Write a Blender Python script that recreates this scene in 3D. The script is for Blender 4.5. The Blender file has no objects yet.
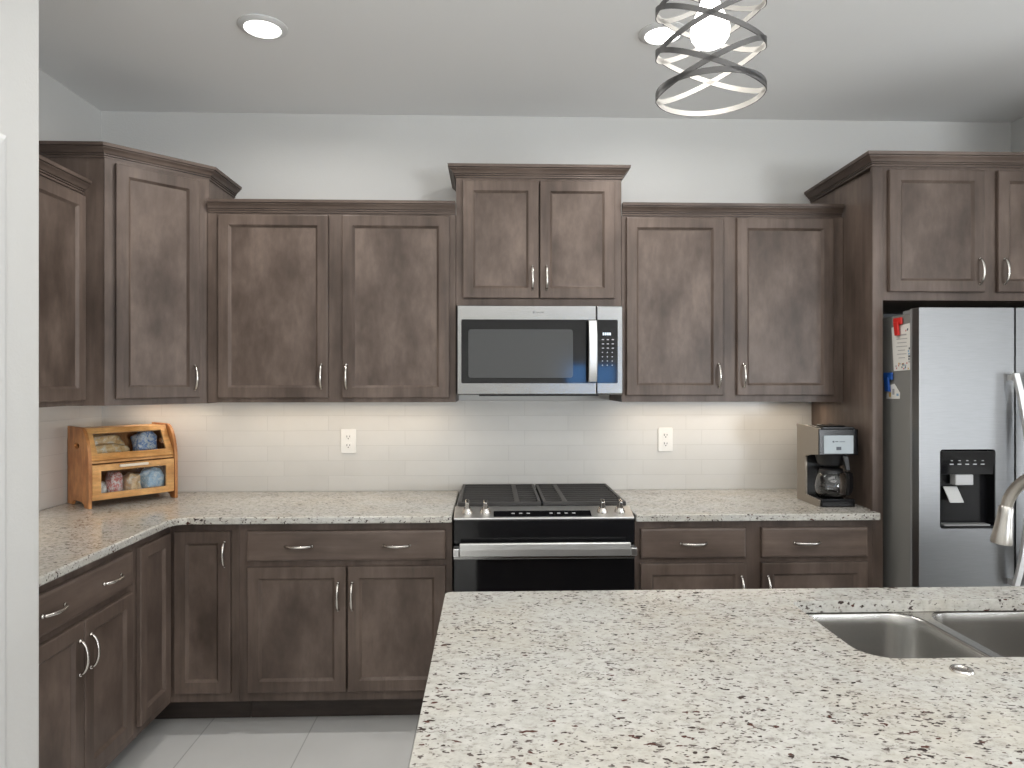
import bpy, bmesh, math, random
from mathutils import Vector, Matrix, noise
random.seed(7)
R = math.radians
S = bpy.context.scene
COL = S.collection

# ------------------------------------------------------------------ camera, world, light, exposure
H = 1.478                                   # eye height
D = 3.50                                    # back wall
CEIL = 2.83
cam_d = bpy.data.cameras.new('camera'); cam_d.sensor_width = 36; cam_d.lens = 24
cam_d.shift_y = -4 / 1024; cam_d.clip_start = .02
cam = bpy.data.objects.new('camera', cam_d); COL.objects.link(cam)
cam.location = (0, 0, H); cam.rotation_euler = (R(90), 0, R(-1.846))
S.camera = cam
S.view_settings.view_transform = 'Standard'; S.view_settings.look = 'None'
S.view_settings.gamma = 1; S.view_settings.use_curve_mapping = False
S.view_settings.exposure = 0.12

W = bpy.data.worlds.new('sky'); S.world = W; W.use_nodes = True
wb = W.node_tree.nodes['Background']; wb.inputs[0].default_value = (.18, .45, 1, 1); wb.inputs[1].default_value = 8.0

def area(name, loc, rot, sx, sy, power, color=(1, 1, 1), shape='RECTANGLE', spread=180):
    l = bpy.data.lights.new(name, 'AREA'); l.shape = shape; l.size = sx
    if shape == 'RECTANGLE': l.size_y = sy
    l.energy = power; l.color = color; l.spread = R(spread)
    o = bpy.data.objects.new(name, l); COL.objects.link(o)
    o.location = loc; o.rotation_euler = rot
    return o
# daylight of unseen glass behind and at right; no openings behind these lamps
area('daylight_back', (4.1, -4.5, 1.35), (R(120), 0, R(22)), 1.5, 2.1, 285, (.92, .96, 1))
area('daylight_side', (4.9, .45, 1.35), (R(112), 0, R(90)), 1.6, 2.1, 66, (.88, .94, 1))
# broad panels added for even fill, in place of unseen ceiling lamps
area('living_room_fill', (.6, -2.2, CEIL - .03), (0, 0, 0), 3.6, 2.6, 70, (1, .975, .94))
area('kitchen_fill', (.4, .5, CEIL - .03), (0, 0, 0), 2.8, 1.2, 24, (1, .975, .94))
# recessed lamps over the aisle
for x in (-.869, .678):
    area('recessed_lamp', (x, 2.64, CEIL - .03), (0, 0, 0), .13, .13, 7, (1, .97, .93), 'DISK', 170)
# warm strips under the upper cabinets
for (x0, x1) in ((-1.25, -.2), (.66, 1.62)):
    area('under_cabinet_strip', ((x0 + x1) / 2, 3.36, 1.36), (0, 0, 0), x1 - x0, .03, 1.25, (1, .84, .66))
area('under_cabinet_strip', (-1.58, 3.38, 1.36), (0, 0, R(0)), .45, .03, .55, (1, .84, .66))
area('under_cabinet_strip', (-1.84, 2.4, 1.36), (0, 0, R(90)), .7, .03, 1.5, (1, .84, .66))

# ------------------------------------------------------------------ materials
def newmat(name):
    m = bpy.data.materials.new(name); m.use_nodes = True
    nt = m.node_tree; b = nt.nodes['Principled BSDF']
    return m, nt, b
def simple(name, col, rough=.5, metal=0, spec=.5, emit=None, es=0, trans=0, ior=1.45, coat=0, alpha=1):
    m, nt, b = newmat(name)
    b.inputs['Base Color'].default_value = (*col, 1); b.inputs['Roughness'].default_value = rough
    b.inputs['Metallic'].default_value = metal; b.inputs['Specular IOR Level'].default_value = spec
    b.inputs['Transmission Weight'].default_value = trans; b.inputs['IOR'].default_value = ior
    b.inputs['Coat Weight'].default_value = coat; b.inputs['Alpha'].default_value = alpha
    if emit: b.inputs['Emission Color'].default_value = (*emit, 1); b.inputs['Emission Strength'].default_value = es
    return m
def N(nt, t, **kw):
    n = nt.nodes.new(t)
    for k, v in kw.items(): setattr(n, k, v)
    return n
def pos(nt, scale=(1, 1, 1), rot=(0, 0, 0), loc=(0, 0, 0)):
    g = N(nt, 'ShaderNodeNewGeometry'); mp = N(nt, 'ShaderNodeMapping')
    mp.inputs['Scale'].default_value = scale; mp.inputs['Rotation'].default_value = rot; mp.inputs['Location'].default_value = loc
    nt.links.new(g.outputs['Position'], mp.inputs['Vector']); return mp.outputs['Vector']
def noise_n(nt, vec, scale, detail=4, rough=.55, dist=0):
    n = N(nt, 'ShaderNodeTexNoise'); n.inputs['Scale'].default_value = scale; n.inputs['Detail'].default_value = detail
    n.inputs['Roughness'].default_value = rough; n.inputs['Distortion'].default_value = dist
    nt.links.new(vec, n.inputs['Vector']); return n.outputs['Fac']
def ramp(nt, fac, stops, interp='LINEAR'):
    r = N(nt, 'ShaderNodeValToRGB'); r.color_ramp.interpolation = interp
    e = r.color_ramp.elements
    while len(e) < len(stops): e.new(.5)
    for i, (p, c) in enumerate(stops):
        e[i].position = p; e[i].color = (*c, 1) if len(c) == 3 else c
    nt.links.new(fac, r.inputs['Fac']); return r.outputs['Color']
def mix(nt, fac, a, b, mode='MIX'):
    m = N(nt, 'ShaderNodeMix', data_type='RGBA', blend_type=mode)
    for sock, v in ((m.inputs[0], fac), (m.inputs[6], a), (m.inputs[7], b)):
        if isinstance(v, (int, float)): sock.default_value = v
        elif isinstance(v, tuple): sock.default_value = (*v, 1)
        else: nt.links.new(v, sock)
    return m.outputs[2]
def bump(nt, b, h, strength=.2, dist=.002):
    n = N(nt, 'ShaderNodeBump'); n.inputs['Strength'].default_value = strength; n.inputs['Distance'].default_value = dist
    nt.links.new(h, n.inputs['Height']); nt.links.new(n.outputs['Normal'], b.inputs['Normal'])

def wood(name, lo, hi, stretch, rough=.42, blotch=5.0, coat=.0, grain=38, gs=1.0):
    m, nt, b = newmat(name)
    v = pos(nt, stretch)
    g = noise_n(nt, v, grain, 5, .6, .4)
    bl = noise_n(nt, pos(nt, tuple(.4 + .6 * s for s in stretch)), blotch, 3, .5)
    mid = tuple((a + c) / 2 for a, c in zip(lo, hi))
    c1 = ramp(nt, bl, [(.32, lo), (.72, hi)])
    c2 = ramp(nt, g, [(.3, (1 - .22 * gs,) * 3), (.7, (1 + .14 * gs,) * 3)])
    c3 = ramp(nt, noise_n(nt, pos(nt, tuple(.35 + .65 * q for q in stretch), (0, 0, 0), (4, 2, 7)), blotch * 5, 4, .65), [(.32, (.88, .87, .86)), (.68, (1.09, 1.08, 1.07))])
    nt.links.new(mix(nt, 1.0, mix(nt, 1.0, c1, c2, 'MULTIPLY'), c3, 'MULTIPLY'), b.inputs['Base Color'])
    b.inputs['Roughness'].default_value = rough; b.inputs['Coat Weight'].default_value = coat; b.inputs['Coat Roughness'].default_value = .3
    b.inputs['Specular IOR Level'].default_value = .32
    bump(nt, b, g, .08, .001)
    return m
CL, CH = (.080, .058, .047), (.172, .130, .108)
M = {}
M['wood_v'] = wood('stained_maple_upright_grain', CL, CH, (1, 1, .06))
M['wood_h'] = wood('stained_maple_level_grain', CL, CH, (.06, .06, 1))
M['wood_panel'] = wood('stained_maple_panel', tuple(c * .95 for c in CL), tuple(c * 1.0 for c in CH), (1, 1, .30), .4, 6, gs=.55)
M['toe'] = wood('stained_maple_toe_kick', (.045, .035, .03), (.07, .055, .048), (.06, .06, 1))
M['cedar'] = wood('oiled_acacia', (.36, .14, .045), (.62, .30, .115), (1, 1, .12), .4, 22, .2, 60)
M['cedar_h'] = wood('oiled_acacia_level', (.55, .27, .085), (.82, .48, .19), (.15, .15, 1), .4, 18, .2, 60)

def granite(name):
    m, nt, b = newmat(name)
    v = pos(nt, (1, 1.15, 1.15), (0, 0, R(12)))
    base = ramp(nt, noise_n(nt, v, 44, 6, .70, .3), [(.28, (.32, .307, .28)), (.42, (.48, .468, .432)), (.60, (.555, .548, .513)), (.75, (.60, .592, .565))])
    warm = ramp(nt, noise_n(nt, pos(nt, (1, 1, 1), (0, 0, 0), (3, 1, 0)), 5, 3), [(.42, (1, 1, 1)), (.72, (.97, .935, .88))])
    c = mix(nt, 1.0, base, warm, 'MULTIPLY')
    grey = ramp(nt, noise_n(nt, pos(nt, (.8, 1.3, 1.2), (0, 0, R(12)), (7, 2, 1)), 88, 3, .6), [(.57, (0, 0, 0)), (.66, (1, 1, 1))])
    c = mix(nt, mix(nt, 1.0, grey, (.62, .62, .62), 'MULTIPLY'), c, (.235, .215, .20))
    dens = noise_n(nt, pos(nt, (1, 1, 1), (0, 0, 0), (1, 5, 2)), 8, 3)
    def flecks(scale, off, lo, hi, col, c, k):
        f = noise_n(nt, pos(nt, (.72, 1.2, 1.1), (0, 0, R(14)), off), scale, 2, .5, .15)
        a = N(nt, 'ShaderNodeMath', operation='MULTIPLY_ADD'); a.inputs[1].default_value = k
        nt.links.new(dens, a.inputs[0]); nt.links.new(f, a.inputs[2])
        msk = ramp(nt, a.outputs[0], [(lo, (0, 0, 0)), (hi, (1, 1, 1))])
        return mix(nt, msk, c, col)
    c = flecks(115, (2, 9, 4), .725, .775, (.11, .092, .084), c, .2)
    c = flecks(68, (8, 3, 6), .770, .800, (.052, .038, .034), c, .2)
    c = flecks(62, (5, 6, 9), .785, .815, (.085, .036, .028), c, .2)
    nt.links.new(c, b.inputs['Base Color'])
    b.inputs['Roughness'].default_value = .16; b.inputs['Specular IOR Level'].default_value = .45
    return m
M['granite'] = granite('speckled_granite')

def paint(name, col, s=.12, sc=220, rough=.75):
    m, nt, b = newmat(name)
    b.inputs['Base Color'].default_value = (*col, 1); b.inputs['Roughness'].default_value = rough
    b.inputs['Specular IOR Level'].default_value = .25
    bump(nt, b, noise_n(nt, pos(nt), sc, 3, .5), s, .003)
    return m
M['paint'] = paint('wall_paint_orange_peel', (.66, .655, .635), .25, 110)
M['dimmed_wall'] = paint('unseen_wall_darkened_paint', (.33, .32, .30), .2, 110)  # unseen side wall, coloured dark to dim its reflection in the refrigerator
M['ceiling'] = paint('ceiling_paint', (.86, .86, .85))
M['trim'] = simple('white_trim_paint', (.68, .68, .67), .5, 0, .3)

def brickmat(name, plane, bw, bh, off, c1, c2, grout, mortar, rough, shift=(0, 0, 0), strength=.35):
    m, nt, b = newmat(name)
    rot = {'xz': (R(-90), 0, 0), 'yz': (R(-90), 0, R(0)), 'xy': (0, 0, 0)}[plane]
    g = N(nt, 'ShaderNodeNewGeometry'); sp = N(nt, 'ShaderNodeSeparateXYZ'); cb = N(nt, 'ShaderNodeCombineXYZ')
    nt.links.new(g.outputs['Position'], sp.inputs[0])
    a, c = {'xz': ('X', 'Z'), 'yz': ('Y', 'Z'), 'xy': ('Y', 'X')}[plane]
    nt.links.new(sp.outputs[a], cb.inputs['X']); nt.links.new(sp.outputs[c], cb.inputs['Y'])
    mp = N(nt, 'ShaderNodeMapping'); mp.inputs['Location'].default_value = shift
    nt.links.new(cb.outputs[0], mp.inputs['Vector'])
    t = N(nt, 'ShaderNodeTexBrick'); t.offset = off; t.offset_frequency = 2
    t.inputs['Scale'].default_value = 1; t.inputs['Brick Width'].default_value = bw; t.inputs['Row Height'].default_value = bh
    t.inputs['Mortar Size'].default_value = mortar; t.inputs['Mortar Smooth'].default_value = .3; t.inputs['Bias'].default_value = 0
    t.inputs['Color1'].default_value = (*c1, 1); t.inputs['Color2'].default_value = (*c2, 1); t.inputs['Mortar'].default_value = (*grout, 1)
    nt.links.new(mp.outputs[0], t.inputs['Vector'])
    cl = ramp(nt, noise_n(nt, pos(nt), 3, 4), [(.3, (.95, .95, .95)), (.7, (1.03, 1.03, 1.03))])
    nt.links.new(mix(nt, 1.0, t.outputs['Color'], cl, 'MULTIPLY'), b.inputs['Base Color'])
    b.inputs['Roughness'].default_value = rough
    inv = N(nt, 'ShaderNodeMath', operation='SUBTRACT'); inv.inputs[0].default_value = 1
    nt.links.new(t.outputs['Fac'], inv.inputs[1]); bump(nt, b, inv.outputs[0], strength, .0015)
    return m
TC = ((.65, .637, .607), (.625, .612, .583), (.565, .552, .525))
M['tile_x'] = brickmat('cream_subway_tile', 'xz', .305, .0765, .27, *TC, .0016, .36, (.128, -.914, 0))
M['tile_y'] = brickmat('cream_subway_tile_left', 'yz', .305, .0765, .27, *TC, .0016, .36, (.05, -.914, 0))
M['floor'] = brickmat('grey_porcelain_floor_tile', 'xy', .914, .447, .0, (.74, .735, .715), (.71, .705, .69), (.50, .495, .48), .003, .3, (-.30, 1.205, 0), .2)

def steel(name, col=(.56, .56, .55), rough=.26, stretch=(.02, .02, 1), s=.05):
    m, nt, b = newmat(name)
    n = noise_n(nt, pos(nt, stretch), 900, 2, .5)
    c = ramp(nt, n, [(.3, tuple(x * .93 for x in col)), (.7, tuple(min(1, x * 1.05) for x in col))])
    nt.links.new(c, b.inputs['Base Color']); b.inputs['Metallic'].default_value = 1
    b.inputs['Roughness'].default_value = rough
    bump(nt, b, n, s, .0004)
    return m
M['steel'] = steel('brushed_stainless_steel', (.33, .33, .325), .24)
M['steel_v'] = steel('brushed_stainless_upright', (.60, .60, .60), .3, (1, 1, .02))
M['fridge_steel'] = steel('refrigerator_stainless', (.235, .237, .24), .42, (.02, .02, 1), .03)
M['fridge_side'] = simple('refrigerator_grey_side_paint', (.24, .235, .22), .45)
M['door_edge'] = simple('refrigerator_door_edge', (.27, .27, .27), .4, .1)
M['nickel'] = simple('brushed_nickel', (.66, .63, .59), .26, 1)
M['faucet'] = steel('brushed_nickel_faucet', (.48, .46, .43), .30, (1, 1, .03))
M['sink'] = steel('sink_stainless', (.52, .51, .49), .27, (.03, 1, 1), .05)
M['black_glass'] = simple('black_oven_glass', (.006, .006, .007), .06, 0, .55)
M['black'] = simple('black_plastic', (.014, .014, .015), .38)
M['black_gloss'] = simple('glossy_black_plastic', (.008, .008, .009), .16, 0, .4)
M['gap'] = simple('dark_interior', (.01, .01, .01), .8)
M['iron'] = simple('cast_iron', (.044, .041, .039), .5)
M['bright_steel'] = steel('satin_stainless_steel', (.68, .68, .67), .40)
M['handle_steel'] = simple('bright_handle_metal', (.84, .84, .84), .36, .8)
M['chute'] = simple('grey_dispenser_plastic', (.42, .42, .42), .35)
M['paddle'] = simple('light_grey_paddle', (.50, .50, .49), .35)
M['enamel'] = simple('black_enamel', (.015, .015, .015), .22)
M['window_mesh'] = simple('microwave_window_screen', (.060, .062, .063), .10, 0, .6)
M['white_plastic'] = simple('white_plastic', (.80, .79, .76), .35)
M['slot'] = simple('outlet_slot', (.05, .05, .05), .6)
M['display'] = simple('display_digits', (.6, .7, .75), .4, emit=(.65, .8, .9), es=.7)
M['keys'] = simple('keypad_print', (.42, .43, .44), .5)
M['lamp_white'] = simple('lamp_lens', (1, 1, 1), .4, emit=(1, .98, .94), es=9)
M['bulb'] = simple('bulb_glow', (1, 1, 1), .4, emit=(1, .97, .92), es=6)
M['bronze'] = simple('dark_bronze_band', (.085, .083, .082), .42, .55)
M['band_inner'] = simple('band_inside_silver', (.42, .405, .38), .45, .3)
M['glass'] = simple('clear_glass', (1, 1, 1), .02, trans=1, ior=1.45)
def thin_glass(name, tint=(1, 1, 1)):
    m = bpy.data.materials.new(name); m.use_nodes = True; nt = m.node_tree
    nt.nodes.remove(nt.nodes['Principled BSDF']); out = nt.nodes['Material Output']
    t = N(nt, 'ShaderNodeBsdfTransparent'); t.inputs[0].default_value = (*tint, 1)
    g = N(nt, 'ShaderNodeBsdfGlossy'); g.inputs['Roughness'].default_value = .04
    f = N(nt, 'ShaderNodeFresnel'); f.inputs[0].default_value = 1.45
    x = N(nt, 'ShaderNodeMixShader')
    nt.links.new(f.outputs[0], x.inputs[0]); nt.links.new(t.outputs[0], x.inputs[1]); nt.links.new(g.outputs[0], x.inputs[2])
    nt.links.new(x.outputs[0], out.inputs[0]); return m
M['pane'] = thin_glass('thin_pane', (.93, .94, .93))
M['coffee_shell'] = simple('champagne_metallic_plastic', (.27, .235, .195), .34, .45)
M['label_silver'] = simple('silver_label_plate', (.46, .51, .535), .6, 0, .3)
M['label_ink'] = simple('label_ink', (.10, .11, .13), .5)
M['paper'] = simple('card_paper', (.80, .78, .73), .6)
M['red'] = simple('red_plastic', (.62, .03, .025), .35)
M['blue'] = simple('blue_plastic', (.02, .10, .40), .3)
M['ink_grey'] = simple('card_grey_print', (.40, .39, .38), .6)
M['ink_pink'] = simple('card_pink_print', (.62, .22, .20), .6)
M['ink_blue'] = simple('card_blue_print', (.25, .42, .58), .6)
M['ink_yellow'] = simple('card_ochre_print', (.70, .45, .14), .6)
M['cream_handle'] = simple('cream_handle', (.80, .72, .60), .4)
def blotched(name, cols, scale, rough=.35, coat=.0):
    m, nt, b = newmat(name)
    st = [(.30 + .42 * i / max(1, len(cols) - 1), c) for i, c in enumerate(cols)]
    nt.links.new(ramp(nt, noise_n(nt, pos(nt), scale, 3, .55, .6), st), b.inputs['Base Color'])
    b.inputs['Roughness'].default_value = rough; b.inputs['Coat Weight'].default_value = coat
    bump(nt, b, noise_n(nt, pos(nt), scale * 2, 4), .5, .004)
    return m
M['bread'] = blotched('bread_in_clear_bag', [(.72, .40, .16), (.90, .62, .32), (.95, .88, .76)], 45, .3, .5)
M['bag_clear'] = blotched('crumpled_clear_bag', [(.62, .55, .50), (.82, .79, .76), (.95, .95, .95)], 60, .22, .6)
M['bag_red'] = blotched('red_and_white_bag', [(.92, .88, .86), (.72, .13, .11), (.90, .84, .82), (.68, .14, .12)], 70, .3, .5)
M['bag_blue'] = blotched('blue_and_white_bag', [(.90, .92, .95), (.14, .30, .70), (.85, .89, .94), (.22, .42, .74)], 38, .3, .5)
M['bag_pale_blue'] = blotched('pale_blue_bag', [(.80, .87, .93), (.30, .50, .74), (.92, .94, .96)], 42, .3, .5)

# ------------------------------------------------------------------ mesh helpers
class MB:
    def __init__(s): s.bm = bmesh.new()
    def face(s, vs, mi=0):
        try:
            f = s.bm.faces.new(vs); f.material_index = mi; return f
        except ValueError: return None
    def box(s, x0, x1, y0, y1, z0, z1, mi=0):
        v = [s.bm.verts.new((x, y, z)) for z in (z0, z1) for x, y in ((x0, y0), (x1, y0), (x1, y1), (x0, y1))]
        for q in ((3, 2, 1, 0), (4, 5, 6, 7), (0, 1, 5, 4), (1, 2, 6, 5), (2, 3, 7, 6), (3, 0, 4, 7)): s.face([v[i] for i in q], mi)
        return s
    def hexa(s, p, mi=0):                      # 8 corner points, bottom 4 then top 4
        v = [s.bm.verts.new(q) for q in p]
        for q in ((3, 2, 1, 0), (4, 5, 6, 7), (0, 1, 5, 4), (1, 2, 6, 5), (2, 3, 7, 6), (3, 0, 4, 7)): s.face([v[i] for i in q], mi)
        return s
    def loops(s, loops, mi=0, cap0=True, cap1=True, close=True):
        L = [[s.bm.verts.new(p) for p in l] for l in loops]
        for a, b in zip(L, L[1:]):
            n = len(a)
            for i in range(n if close else n - 1):
                j = (i + 1) % n; s.face([a[i], a[j], b[j], b[i]], mi)
        if cap0: s.face(list(reversed(L[0])), mi)
        if cap1: s.face(L[-1], mi)
        return s
    def tube(s, pts, r, n=10, mi=0, flat=None):
        pts = [Vector(p) for p in pts]; rs = r if isinstance(r, (list, tuple)) else [r] * len(pts)
        loops = []; up = None
        for i, p in enumerate(pts):
            t = (pts[min(i + 1, len(pts) - 1)] - pts[max(i - 1, 0)]).normalized()
            if up is None:
                up = Vector((0, 0, 1)) if abs(t.z) < .9 else Vector((1, 0, 0))
            a = (up - t * up.dot(t)).normalized(); up = a; b = t.cross(a)
            k = flat or 1
            loops.append([p + a * (math.cos(q) * rs[i]) + b * (math.sin(q) * rs[i] * k) for q in [2 * math.pi * j / n for j in range(n)]])
        return s.loops(loops, mi)
    def lathe(s, prof, c=(0, 0, 0), n=24, axis='z', mi=0, cap0=True, cap1=True):
        loops = []
        for r, h in prof:
            l = []
            for j in range(n):
                q = 2 * math.pi * j / n; a, b = math.cos(q) * r, math.sin(q) * r
                l.append({'z': (c[0] + a, c[1] + b, c[2] + h), 'y': (c[0] + a, c[1] + h, c[2] - b), 'x': (c[0] + h, c[1] + a, c[2] + b)}[axis])
            loops.append(l)
        return s.loops(loops, mi, cap0, cap1)
    def prism(s, outer, holes, fn, d0, d1, mi=0):
        """polygon (with holes) in a plane, thickened; fn(u, v, d) -> point"""
        bm = s.bm; E0 = []; rings = []
        for ring in [outer] + list(holes):
            v0 = [bm.verts.new(fn(u, v, d0)) for u, v in ring]; v1 = [bm.verts.new(fn(u, v, d1)) for u, v in ring]
            rings.append((v0, v1)); n = len(ring)
            for i in range(n): s.face([v0[i], v0[(i + 1) % n], v1[(i + 1) % n], v1[i]], mi)
        for k in (0, 1):
            es = []
            for r in rings:
                n = len(r[k])
                for i in range(n): es.append(bm.edges.get((r[k][i], r[k][(i + 1) % n])))
            g = bmesh.ops.triangle_fill(bm, use_beauty=True, use_dissolve=False, edges=es)
            for f in g['geom']:
                if isinstance(f, bmesh.types.BMFace): f.material_index = mi
        return s
    def build(s, name, mats, parent=None, smooth=False, bevel=0, seg=2, ang=35, loc=None, rot=None):
        bm = s.bm
        bmesh.ops.recalc_face_normals(bm, faces=bm.faces)
        if smooth:
            for f in bm.faces: f.smooth = True
            for e in bm.edges:
                if len(e.link_faces) == 2 and e.calc_face_angle(0) > R(ang): e.smooth = False
        me = bpy.data.meshes.new(name); bm.to_mesh(me); bm.free()
        for m in (mats if isinstance(mats, (list, tuple)) else [mats]): me.materials.append(M[m] if isinstance(m, str) else m)
        return put(name, me, parent, bevel, seg, loc, rot)
def put(name, me, parent=None, bevel=0, seg=2, loc=None, rot=None):
    o = bpy.data.objects.new(name, me); COL.objects.link(o)
    if parent: o.parent = parent
    if loc: o.location = loc
    if rot: o.rotation_euler = rot
    if bevel:
        b = o.modifiers.new('soft_edges', 'BEVEL'); b.width = bevel; b.segments = seg; b.limit_method = 'ANGLE'; b.angle_limit = R(40)
        b.harden_normals = False
    return o
def tag(o, label, cat, group=None):
    o['label'] = label; o['category'] = cat
    if group: o['group'] = group
    return o
def thing(name, label, cat, loc=(0, 0, 0), rz=0, group=None):
    o = bpy.data.objects.new(name, None); COL.objects.link(o); o.location = loc; o.rotation_euler = (0, 0, rz)
    o.empty_display_size = .1
    return tag(o, label, cat, group)
def struct(name, mb, mat, **k):
    o = mb.build(name, mat, **k); o['kind'] = 'structure'; return o
def rrect(x0, x1, z0, z1, r, n=5):
    pts = []
    for cx, cz, a0 in ((x1 - r, z0 + r, -90), (x1 - r, z1 - r, 0), (x0 + r, z1 - r, 90), (x0 + r, z0 + r, 180)):
        for i in range(n + 1):
            a = R(a0 + 90 * i / n); pts.append((cx + r * math.cos(a), cz + r * math.sin(a)))
    return pts
XZ = lambda u, v, d: (u, d, v)                 # plane facing -y
YZ = lambda u, v, d: (d, u, v)
XY = lambda u, v, d: (u, v, d)
def sweep(mb, path, prof, mi=0):
    """profile (out, z) along an open plan path with mitred corners; out = to the right of travel"""
    P = [Vector(p) for p in path]; loops = []
    for i, p in enumerate(P):
        d0 = (P[i] - P[i - 1]).normalized() if i else None
        d1 = (P[i + 1] - P[i]).normalized() if i < len(P) - 1 else None
        n0 = Vector((d0.y, -d0.x)) if d0 else None; n1 = Vector((d1.y, -d1.x)) if d1 else None
        if n0 and n1: n = (n0 + n1); n = n / (n.length_squared / 2)
        else: n = n0 or n1
        loops.append([(p.x + n.x * o, p.y + n.y * o, z) for o, z in prof])
    return mb.loops(loops, mi)

# ------------------------------------------------------------------ room shell
LW, RW = -1.955, 2.735                         # kitchen side walls
PX, PY = -1.222, 1.905                         # corner of the pantry block at the left
BY, RX = -4.6, 5.0
def wallbox(name, *b, mat='paint', bevel=0): return struct(name, MB().box(*b), mat, bevel=bevel)
struct('floor', MB().box(LW - .15, RX + .15, BY - .15, D + .15, -.1, 0), 'floor')
struct('ceiling', MB().box(LW - .15, RX + .15, BY - .15, D + .15, CEIL, CEIL + .1), 'ceiling')
wallbox('wall_back', LW - .12, RW + .12, D, D + .12, 0, CEIL)
wallbox('wall_left', LW - .12, LW, PY, D, 0, CEIL)
wallbox('wall_right', RW, RW + .12, 2.2, D, 0, CEIL)
wallbox('wall_return', RW + .12, RX, 2.2, 2.32, 0, CEIL)
# pantry block with a rounded corner and a cased door on its kitchen side
mb = MB(); rr = .02
pl = [(LW - .12, BY), (PX, BY)] + [(PX - rr + rr * math.cos(R(a)), PY - rr + rr * math.sin(R(a))) for a in (0, 22, 45, 67, 90)] + [(LW - .12, PY)]
mb.prism(pl, [], XY, 0, CEIL)
struct('wall_pantry', mb, 'paint', smooth=True)
# wall behind the camera with a window, and the closed right side, darkened to dim its reflection
mb = MB(); mb.prism([(PX, 0), (RX, 0), (RX, CEIL), (PX, CEIL)], [[(1.2, 1.38), (2.02, 1.38), (2.02, 1.74), (1.2, 1.74)]], XZ, BY - .12, BY)
struct('wall_front', mb, 'paint')
mb = MB(); mb.prism([(BY, 0), (2.2, 0), (2.2, CEIL), (BY, CEIL)], [], YZ, RX, RX + .12)
struct('wall_side', mb, 'dimmed_wall')
mb = MB(); mb.prism([(1.2, 1.38), (2.02, 1.38), (2.02, 1.74), (1.2, 1.74)], [[(1.22, 1.40), (1.535, 1.40), (1.535, 1.72), (1.22, 1.72)], [(1.635, 1.40), (2.0, 1.40), (2.0, 1.72), (1.635, 1.72)]], XZ, BY - .07, BY + .01)
w = struct('window_1', mb, 'trim')
mb = MB().box(1.22, 2.0, BY - .04, BY - .036, 1.40, 1.72); mb.build('pane', 'pane', w)
# pantry door and casing (seen at the photo's left edge)
cz, cy = 2.09, 1.752
mb = MB()
prof = [(0, 0), (.062, 0), (.062, .010), (.05, .014), (.018, .018), (.010, .012), (0, .012)]   # (in-plane outward, thickness)
yl, yr = cy - .97, cy
def casing(mb):
    path = [(yr - .062, 0), (yr - .062, cz - .062), (yl + .062, cz - .062), (yl + .062, 0)]
    loops = []
    dirs = [(1, 0), (1, 1), (-1, 1), (-1, 0)]
    for (y, z), (dy, dz) in zip(path, dirs): loops.append([(PX + t, y + dy * o, z + dz * o) for o, t in prof])
    mb.loops(loops)
casing(mb)
struct('trim_1', mb, 'trim')
mb = MB(); y0, y1 = yl + .065, yr - .065
hl = [[(y0 + .12, .15), (y1 - .12, .15), (y1 - .12, .9), (y0 + .12, .9)], [(y0 + .12, 1.05), (y1 - .12, 1.05), (y1 - .12, cz - .2), (y0 + .12, cz - .2)]]
mb.prism([(y0, .01), (y1, .01), (y1, cz - .066), (y0, cz - .066)], hl, YZ, PX + .001, PX + .012)
for h in hl: mb.prism(h, [], YZ, PX + .001, PX + .004)
dr = struct('door_1', mb, 'trim')
mb = MB(); mb.lathe([(.0, .0), (.024, .0), (.024, .006), (.01, .012), (.01, .03), (.026, .04), (.028, .055), (.018, .066), (0, .067)], (PX + .012, y0 + .06, .95), 16, 'x')
mb.build('door_knob', 'nickel', dr, smooth=True)
# tiled backsplash
BS = .008
mb = MB(); mb.box(LW + BS, 1.668, D - BS, D, .914, 1.374)
bs = struct('backsplash_back', mb, 'tile_x')
mb = MB(); mb.box(LW, LW + BS, PY, D, .914, 1.374)
struct('backsplash_left', mb, 'tile_y')

# ------------------------------------------------------------------ cabinets (built facing -y, then turned)
def rectloop(x0, x1, z0, z1, i, y): return [(x0 + i, y, z0 + i), (x1 - i, y, z0 + i), (x1 - i, y, z1 - i), (x0 + i, y, z1 - i)]
_pull = {}
def pull_mesh(L):
    k = round(L, 3)
    if k in _pull: return _pull[k]
    n = 18; pts = []; rs = []
    for i in range(n + 1):
        t = -1 + 2 * i / n
        pts.append((0, -.004 - .024 * (1 - t * t) ** .62, t * L / 2)); rs.append(.0038 + .0010 * math.cos(t * math.pi / 2) + (.0012 if abs(t) > .93 else 0))
    mb = MB(); mb.tube(pts, rs, 8, flat=1.25)
    for sg in (-1, 1): mb.lathe([(.0, 0), (.0068, 0), (.0068, -.004), (.0045, -.008), (0, -.009)], (0, 0, sg * L / 2), 12, 'y')
    bmesh.ops.recalc_face_normals(mb.bm, faces=mb.bm.faces)
    for f in mb.bm.faces: f.smooth = True
    me = bpy.data.meshes.new('handle'); mb.bm.to_mesh(me); mb.bm.free(); me.materials.append(M['nickel'])
    _pull[k] = me; return me
def pull(parent, x, y, z, L=.106, level=False):
    return put('handle', pull_mesh(L), parent, loc=(x, y, z), rot=(0, R(90) if level else 0, 0))
T = .0178                                      # door thickness; bumpers keep it a hair off the face frame
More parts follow.
